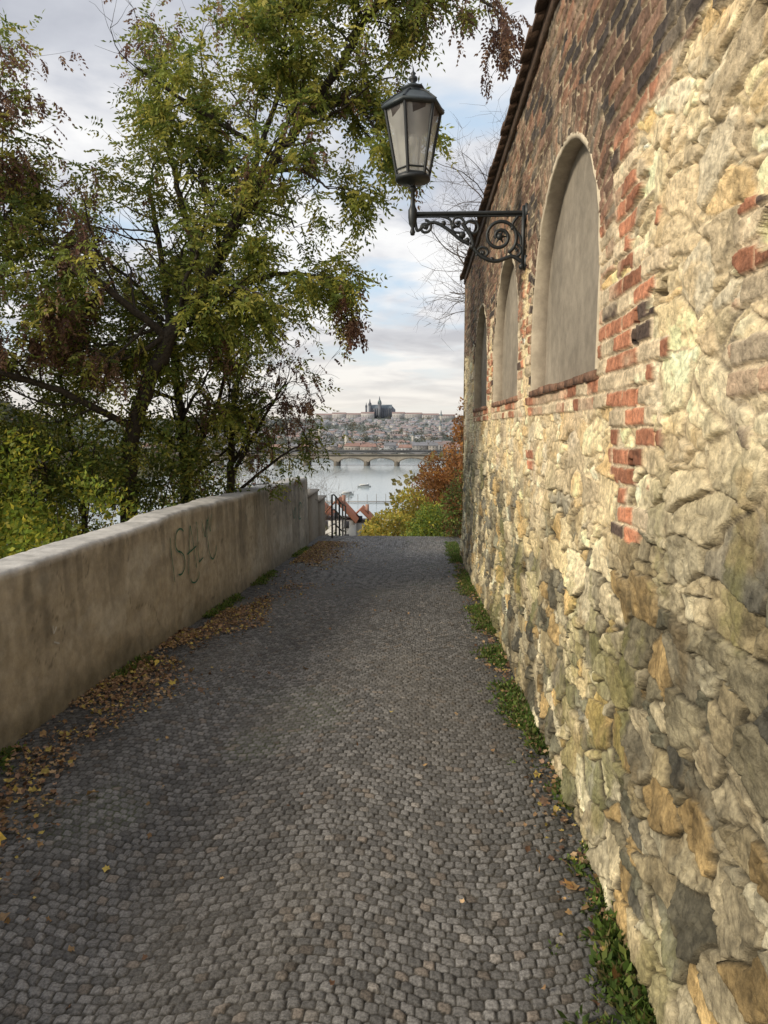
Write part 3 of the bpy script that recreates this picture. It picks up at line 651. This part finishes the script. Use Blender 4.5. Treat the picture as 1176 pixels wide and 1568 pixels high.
m=fbm(x*1.4+3,y*.9,4,401);keep=(m+RNG.normal(size=len(m))*.04>.52)|(RNG.random(len(m))<.03);y=y[keep][:N_];x=x[keep][:N_]
y=np.concatenate([y,RNG.uniform(2,15,110)]);x=np.concatenate([x,RNG.uniform(-2.3,.85,110)])
yr=RNG.uniform(2,13,900);y=np.concatenate([y,yr]);x=np.concatenate([x,.80-np.abs(RNG.normal(size=900))*.10])
p=np.column_stack([x,y,gz(y)+.014+RNG.random(len(x))*.012]);sz=RNG.uniform(.010,.030,len(x))*np.where(RNG.random(len(x))<.05,1.7,1);b=MB()
stars(b,p,sz,LC[RNG.integers(0,7,len(x))]*RNG.uniform(.5,1.05,(len(x),1)))
bp_=np.array([(-2.02,3.28,.03),(-1.75,3.75,.03),(-2.1,4.1,.03),(.66,3.05,.03),(.72,2.5,.04),(-1.9,5.5,.02),(-2.2,6.0,.03)]);stars(b,bp_,np.array([.075,.06,.06,.04,.045,.05,.05]),np.array([[.55,.38,.07],[.45,.28,.12],[.4,.23,.1],[.42,.23,.08],[.34,.18,.07],[.55,.40,.08],[.55,.40,.08]]))
b.obj('fallen_leaves',M_dry)
def weeds(name,xs_,ys_,sz,pal,n=12):
    b=MB();M=len(xs_);p=np.column_stack([xs_,ys_,gz(ys_)-.005])
    for k in range(n):
        d=nrm(np.column_stack([RNG.normal(size=(M,2))*.8,RNG.uniform(.15,1.1,M)]));q=p+d*sz[:,None]*RNG.uniform(.1,1.,(M,1))
        V,F_,C=leafquads(q,d,sz*RNG.uniform(.6,1.1,M),sz*RNG.uniform(.3,.6,M),pal[RNG.integers(0,len(pal),M)]*RNG.uniform(.7,1.2,(M,1)));b.add(V,F_,C)
    b.obj(name,M_leaf)
WG=np.array([[.10,.17,.035],[.15,.23,.05],[.075,.12,.03],[.20,.25,.06],[.22,.19,.08]])
y=RNG.uniform(1.7,16,7500);x=.84-np.abs(RNG.normal(size=len(y)))*.095
m=fbm(y*1.5,x*3+3,4,412)+RNG.normal(size=len(y))*.06;kk=(m>.455)|((y<2.75)&(m>.42));y=y[kk];x=x[kk]
weeds('wall_foot_weeds',x,y,RNG.uniform(.014,.044,len(y))*np.where(y<2.8,1.25,1),WG)
y=RNG.uniform(2.5,15,1300);m=fbm(y*1.3,y*0+9,3,411);y=y[m>.52];weeds('parapet_foot_weeds',lx(y)+.05+np.abs(RNG.normal(size=len(y)))*.06,y,RNG.uniform(.02,.05,len(y)),WG)

# ------------------------------------------------------------------ river
mw=bpy.data.materials.new('river_water');mw.use_nodes=True;nt=mw.node_tree;pb=nt.nodes['Principled BSDF']
pb.inputs['Base Color'].default_value=(.32,.37,.38,1);pb.inputs['Roughness'].default_value=.15
tcg=nt.nodes.new('ShaderNodeTexCoord');ng=nt.nodes.new('ShaderNodeTexNoise');ng.inputs['Scale'].default_value=.25;ng.inputs['Detail'].default_value=3
bp=nt.nodes.new('ShaderNodeBump');bp.inputs['Strength'].default_value=.15;bp.inputs['Distance'].default_value=.3
nt.links.new(tcg.outputs['Object'],ng.inputs['Vector']);nt.links.new(ng.outputs[0],bp.inputs['Height']);nt.links.new(bp.outputs[0],pb.inputs['Normal'])
mkmesh('river',[(-3000,240,-38),(3000,240,-38),(3000,1026,-38),(-3000,1026,-38)],[(0,1,2,3)],mw)

# ------------------------------------------------------------------ bridges
def bridge(name,yc,xa,xb,span,zd,spring,crown,col,wid=14):
    e=empty(name);b=MB();x=xa;col=np.array(col)
    while x<xb:
        pw=4.5;t=np.linspace(0,np.pi,19);c0=x+span/2;r=(span-pw)/2
        ax=np.concatenate([[x],c0-r*np.cos(t),[x+span]]);azz=np.concatenate([[-42],spring+(crown-spring)*np.sin(t),[-42]])
        n=len(ax)
        for yy in (yc-wid/2,yc+wid/2):
            top=np.column_stack([ax,np.full(n,yy),np.full(n,zd)]);bot=np.column_stack([ax,np.full(n,yy),azz])
            b.add(np.stack([top,bot],1),gridfaces(n,2),col)
        A=np.column_stack([ax,np.full(n,yc-wid/2),azz]);B=np.column_stack([ax,np.full(n,yc+wid/2),azz]);b.add(np.stack([A,B],1),gridfaces(n,2),col*.15)  # arch underside, its shade painted in as a darkened stone colour
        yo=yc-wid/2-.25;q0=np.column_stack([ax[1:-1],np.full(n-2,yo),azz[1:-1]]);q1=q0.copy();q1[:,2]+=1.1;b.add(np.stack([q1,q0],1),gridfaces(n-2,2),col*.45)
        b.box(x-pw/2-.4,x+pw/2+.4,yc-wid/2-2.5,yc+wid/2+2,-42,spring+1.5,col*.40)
        b.lathe(x,yc-wid/2-2.4,[(pw/2,-42),(pw/2,spring+1),(.1,spring+2.5)],8,col*.40)
        x+=span
    b.box(xa,x,yc-wid/2-.8,yc+wid/2+.8,zd,zd+.9,col*.35)
    b.box(xa,x,yc-wid/2-.6,yc-wid/2-.2,zd+.9,zd+1.9,col*.8)
    xx=xa
    while xx<x:
        b.box(xx-.15,xx+.15,yc-wid/2-.5,yc-wid/2-.2,zd+1.9,zd+6,(.12,.13,.14));b.box(xx-.5,xx+.5,yc-wid/2-.6,yc-wid/2-.1,zd+6,zd+6.6,(.2,.2,.2));xx+=span/2
    b.obj('arches_and_deck',M_far,False,e)
bridge('stone_arch_bridge',790,-470,180,32,-27.5,-35.5,-30.2,(.33,.29,.235),wid=18)
bridge('stone_arch_bridge',985,-560,300,40,-29,-35,-31,(.22,.215,.215))

# ------------------------------------------------------------------ distant city
def house(b,cx_,cy_,z0,w_,d_,h_,rh,wc,rc,win=True,hip=.0):
    x0,x1,y0,y1=cx_-w_/2,cx_+w_/2,cy_-d_/2,cy_+d_/2
    b.box(x0,x1,y0,y1,z0-12,z0+h_,wc);z=z0+h_+.05;o=.5;i_=hip*w_/2
    V=[(x0-o,y0-o,z),(x1+o,y0-o,z),(x1+o,y1+o,z),(x0-o,y1+o,z),(x0-o+i_,cy_,z+rh),(x1+o-i_,cy_,z+rh)]
    b.add(V,[(0,1,5,4),(2,3,4,5),(0,4,4,3),(1,2,5,5)],rc)
    if win:
        nx=max(2,int(w_/4.5));nf=max(1,int(h_/3.6))
        for f in range(nf):
            for q in range(nx):
                xx=x0+(q+.5)*w_/nx;zz_=z0+f*h_/nf+1.2;b.box(xx-.6,xx+.6,y0-.06,y0+.05,zz_,zz_+1.7,(.12,.125,.14))
WC=np.array([[.38,.35,.31],[.44,.42,.40],[.32,.29,.26],[.41,.365,.31],[.35,.36,.38],[.48,.47,.46],[.27,.26,.25]])
RC=np.array([[.27,.165,.135],[.29,.18,.145],[.21,.165,.15],[.20,.20,.215],[.25,.18,.16],[.18,.18,.19]])
b=MB()
x=-560
while x<330:
    w_=random.uniform(12,24);h_=random.uniform(8,12);house(b,x+w_/2,1062+random.uniform(-5,5),-35,w_,16,h_,4.5,WC[random.randrange(7)]*.8,RC[random.randrange(6)],True,.2);x+=w_+random.choice([0,0,3,10])
for k in range(1250):
    y=1090+2250*random.random()**.85;u=random.uniform(-.34,.12);x=u*y
    g=float(th(np.array([x]),np.array([y]))[0])
    if fbm(np.array([x*.004]),np.array([y*.003]),3,77)[0]>.55: continue
    hz_=min(1,(y-900)/2300);HAZE_TINT=np.array([.36,.39,.44])  # bluish air haze painted into wall and roof colours, stronger with distance
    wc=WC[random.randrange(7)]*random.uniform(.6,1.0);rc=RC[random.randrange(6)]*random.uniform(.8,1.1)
    w_=random.uniform(8,21);house(b,x,y,g,w_,random.uniform(9,14),random.uniform(4,9),random.uniform(2.5,4.5),wc*(1-.4*hz_)+HAZE_TINT*.4*hz_,rc*(1-.45*hz_)+HAZE_TINT*.45*hz_,y<1600,random.choice([0,.3,.5]))
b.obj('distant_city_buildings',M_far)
b=MB()
for (cx_,cy_,s_) in ((-120,1250,.8),(-225,1700,.9),(60,2000,.9),(90,2900,1.1),(-380,2200,.9),(-10,1500,.6)):
    g=float(th(np.array([cx_*1.]),np.array([cy_*1.]))[0]);q=4*s_;b.box(cx_-q,cx_+q,cy_-q,cy_+q,g-5,g+28*s_,(.46,.43,.38))
    b.lathe(cx_,cy_,[(q*1.5,g+28*s_),(q*1.3,g+31*s_),(q*.5,g+35*s_),(q*.55,g+38*s_),(.2,g+48*s_)],8,(.18,.21,.22))
b.obj('church_towers',M_far)
e=empty('hilltop_castle');b=MB();CY=3450
def gab(x0,x1,y0,y1,z0,z1,rh,wc,rc):
    house(b,(x0+x1)/2,(y0+y1)/2,z0,x1-x0,y1-y0,z1-z0,rh,wc,rc,False,0)
pw=np.array([.44,.42,.40]);pr=np.array([.29,.21,.195]);ZC=44
for (a0,a1,zt_,rh) in ((-470,-395,60,7),(-394,-330,65,7),(-329,-262,62,7),(-261,-200,67,7),(-118,-60,67,7),(-59,20,64,7),(21,95,60,7),(96,170,56,7)):
    gab(a0,a1,CY-40,CY-20,ZC-6,zt_,rh,pw*random.uniform(.85,1.05),pr)
    nx=int((a1-a0)/7)
    for f in range(3):
        for q in range(nx):
            xx=a0+(q+.5)*(a1-a0)/nx;b.box(xx-1.3,xx+1.3,CY-40.6,CY-39.8,ZC+1+f*5.5,ZC+4+f*5.5,(.22,.22,.24))
st=np.array([.17,.18,.205])
gab(-215,-120,CY-12,CY+22,ZC,90,18,st,np.array([.15,.18,.205]))
for i in range(9): b.box(-212+i*11,-210+i*11,CY-16,CY-12,ZC,86,st*.8);b.lathe(-211+i*11,CY-14,[(1.4,86),(.1,98)],5,st*.8)
b.lathe(-122,CY+5,[(18,ZC),(18,86),(1,104)],8,st)
def spire(x,y,w_,z1,z2):
    b.box(x-w_/2,x+w_/2,y-w_/2,y+w_/2,ZC,z1,st*.9)
    b.lathe(x,y,[(w_*.62,z1),(w_*.5,z1+2),(w_*.20,z1+(z2-z1)*.55),(.5,z2)],8,st*.75)
    for dx in (-1,1):
        for dy in (-1,1): b.lathe(x+dx*w_*.45,y+dy*w_*.45,[(w_*.14,z1),(.1,z1+12)],5,st*.75)
spire(-222,CY-10,12,104,134);spire(-222,CY+14,12,104,134);spire(-238,CY-10,9,96,118)
spire(-176,CY-20,16,112,146);b.lathe(-176,CY-20,[(9,110),(9.5,114),(6,120),(6.5,125),(2,132)],8,np.array([.18,.23,.23]))
b.obj('castle_and_cathedral',M_far,False,e)
def clumps(name,P_,R_,pal,leaf,nper):
    b=MB()
    for (x,y,z),r in zip(P_,R_):
        n=nper;d=nrm(RNG.normal(size=(n,3)));p=np.array([x,y,z])+d*(RNG.random((n,1))**.4)*r*np.array([1,1,.85])
        V,F_,C=leafquads(p,nrm(d+RNG.normal(size=d.shape)*.6),leaf*r,leaf*r*.7,np.tile(pal[random.randrange(len(pal))],(n,1))*RNG.uniform(.6,1.3,(n,1)));b.add(V,F_,C)
    b.obj(name,M_leaf)
FP=np.array([[.12,.14,.115],[.13,.14,.11],[.16,.145,.105],[.11,.125,.12],[.19,.155,.11]])
P_=[];R_=[]
for k in range(1000):
    y=1060+2300*random.random();x=random.uniform(-.36,.13)*y
    if fbm(np.array([x*.004]),np.array([y*.003]),3,77)[0]<.50 and random.random()<.5: continue
    P_.append((x,y,float(th(np.array([x]),np.array([y]))[0])+5));R_.append(random.uniform(5,12))
for k in range(140):
    x=random.gauss(-620,150);y=2300+random.uniform(-200,150);P_.append((x,y,float(th(np.array([x]),np.array([y]))[0])+6));R_.append(random.uniform(10,20))
x=-560
while x<330: P_.append((x,1034,-31));R_.append(random.uniform(3.5,6));x+=random.uniform(6,14)
clumps('distant_trees',P_,R_,FP,.35,60)
P_=[];R_=[]
for k in range(520):
    x=random.gauss(-500,130);y=random.gauss(560,110);P_.append((x,y,float(th(np.array([x]),np.array([y]))[0])+4));R_.append(random.uniform(6,11))
clumps('wooded_hill',P_,R_,FP*.75,.3,70)
P_=[];R_=[]
for k in range(190):
    y=random.uniform(60,300);x=random.uniform(-.9,-.13)*y if random.random()<.6 else random.uniform(.0,.25)*y
    if -.135<x/y<-.06: continue
    g=float(th(np.array([x]),np.array([y]))[0]);r=random.uniform(2.5,5.5);P_.append((x,y,g+r*.6));R_.append(r)
clumps('hillside_trees',P_,R_,np.array([[.13,.15,.06],[.19,.16,.07],[.22,.15,.07],[.10,.12,.055],[.26,.22,.08]]),.12,450)

# ------------------------------------------------------------------ house below, boats
def redhouse(cx_,cy_,z0,w_,d_,h_,rh):
    e=empty('red_roof_house',(0,0,0));b=MB();x0,x1,y0,y1=cx_-w_/2,cx_+w_/2,cy_-d_/2,cy_+d_/2;wc=(.52,.50,.46)
    b.box(x0,x1,y0,y1,z0-6,z0+h_,wc);z=z0+h_
    b.add([(x0,y0,z),(x1,y0,z),(cx_,y0,z+rh),(x0,y1,z),(x1,y1,z),(cx_,y1,z+rh)],[(0,1,2,2),(3,4,5,5)],wc)
    for s in (-1,1):
        xe=cx_+s*(w_/2+.5);ze=z-.5*rh/(w_/2)
        b.add([(cx_,y0-.5,z+rh+.05),(xe,y0-.5,ze+.05),(xe,y1+.5,ze+.05),(cx_,y1+.5,z+rh+.05),(cx_,y0-.5,z+rh+.3),(xe,y0-.5,ze+.3),(xe,y1+.5,ze+.3),(cx_,y1+.5,z+rh+.3)],[(0,1,2,3),(4,7,6,5),(0,4,5,1),(3,2,6,7),(1,5,6,2)],(.40,.155,.085))
    b.box(cx_+.8,cx_+1.5,cy_-.4,cy_+.4,z+rh*.4,z+rh+.9,(.35,.2,.15))
    for xx in (-.3,.3):
        for zz_ in (z0+.6,z0+3.2): b.box(cx_+xx*w_-.5,cx_+xx*w_+.5,y0-.06,y0+.04,zz_,zz_+1.4,(.05,.05,.06))
    b.box(cx_-.45,cx_+.45,y0-.06,y0+.04,z+.5,z+1.6,(.05,.05,.06));b.obj('walls_and_roof',M_far,False,e)
redhouse(-16.0,148,-20.8,7.0,9,4.6,3.8);redhouse(-11.8,156,-22.3,5.2,9,4.6,2.6);redhouse(-22,162,-22.5,7,10,5,3.2)
b=MB()
def boat(x,y,l,ang):
    ca,sa=math.cos(ang),math.sin(ang)
    def T(V): return [(x+p[0]*ca-p[1]*sa,y+p[0]*sa+p[1]*ca,-38+p[2]) for p in V]
    w_=l*.14
    hull=[]
    for t,ww in ((-1,.7),(-.5,1),(.3,1),(.75,.6),(1,.05)):
        hull.append([(t*l/2,-ww*w_,.8),(t*l/2,-ww*w_*.8,-.2),(t*l/2,ww*w_*.8,-.2),(t*l/2,ww*w_,.8)])
    V=T([q for h in hull for q in h]);b.add(V,[f for f in gridfaces(5,4)]+[(0,3,15,12)],(.6,.6,.58))
    for (a0,a1,z0,z1,cc) in ((-.35,.35,.7,1.9,(.62,.62,.6)),(-.32,.32,1.1,1.5,(.05,.06,.07)),(-.38,.38,1.9,2.0,(.6,.6,.58))):
        k=.72 if cc[0]>.1 else .735
        V=T([(xx*l,yy*w_*k,zz_) for zz_ in (z0,z1) for yy in (-1,1) for xx in (a0,a1)]);b.add(V,[(0,2,3,1),(4,5,7,6),(0,1,5,4),(2,6,7,3),(0,4,6,2),(1,3,7,5)],cc)
for q in ((-42,440,8,.3),(-36,500,9,.2)): boat(*q)
b.obj('river_boats',M_far)
b=MB()
for k in range(9): xx=-52+k*5;b.tube([(xx,395,-42),(xx,395,-32.5+random.uniform(-2,2))],.15,6,(.25,.24,.22))
b.box(-56,-8,394,396.5,-37.6,-37.3,(.35,.33,.3));b.obj('boat_landing',M_far)
print('done')
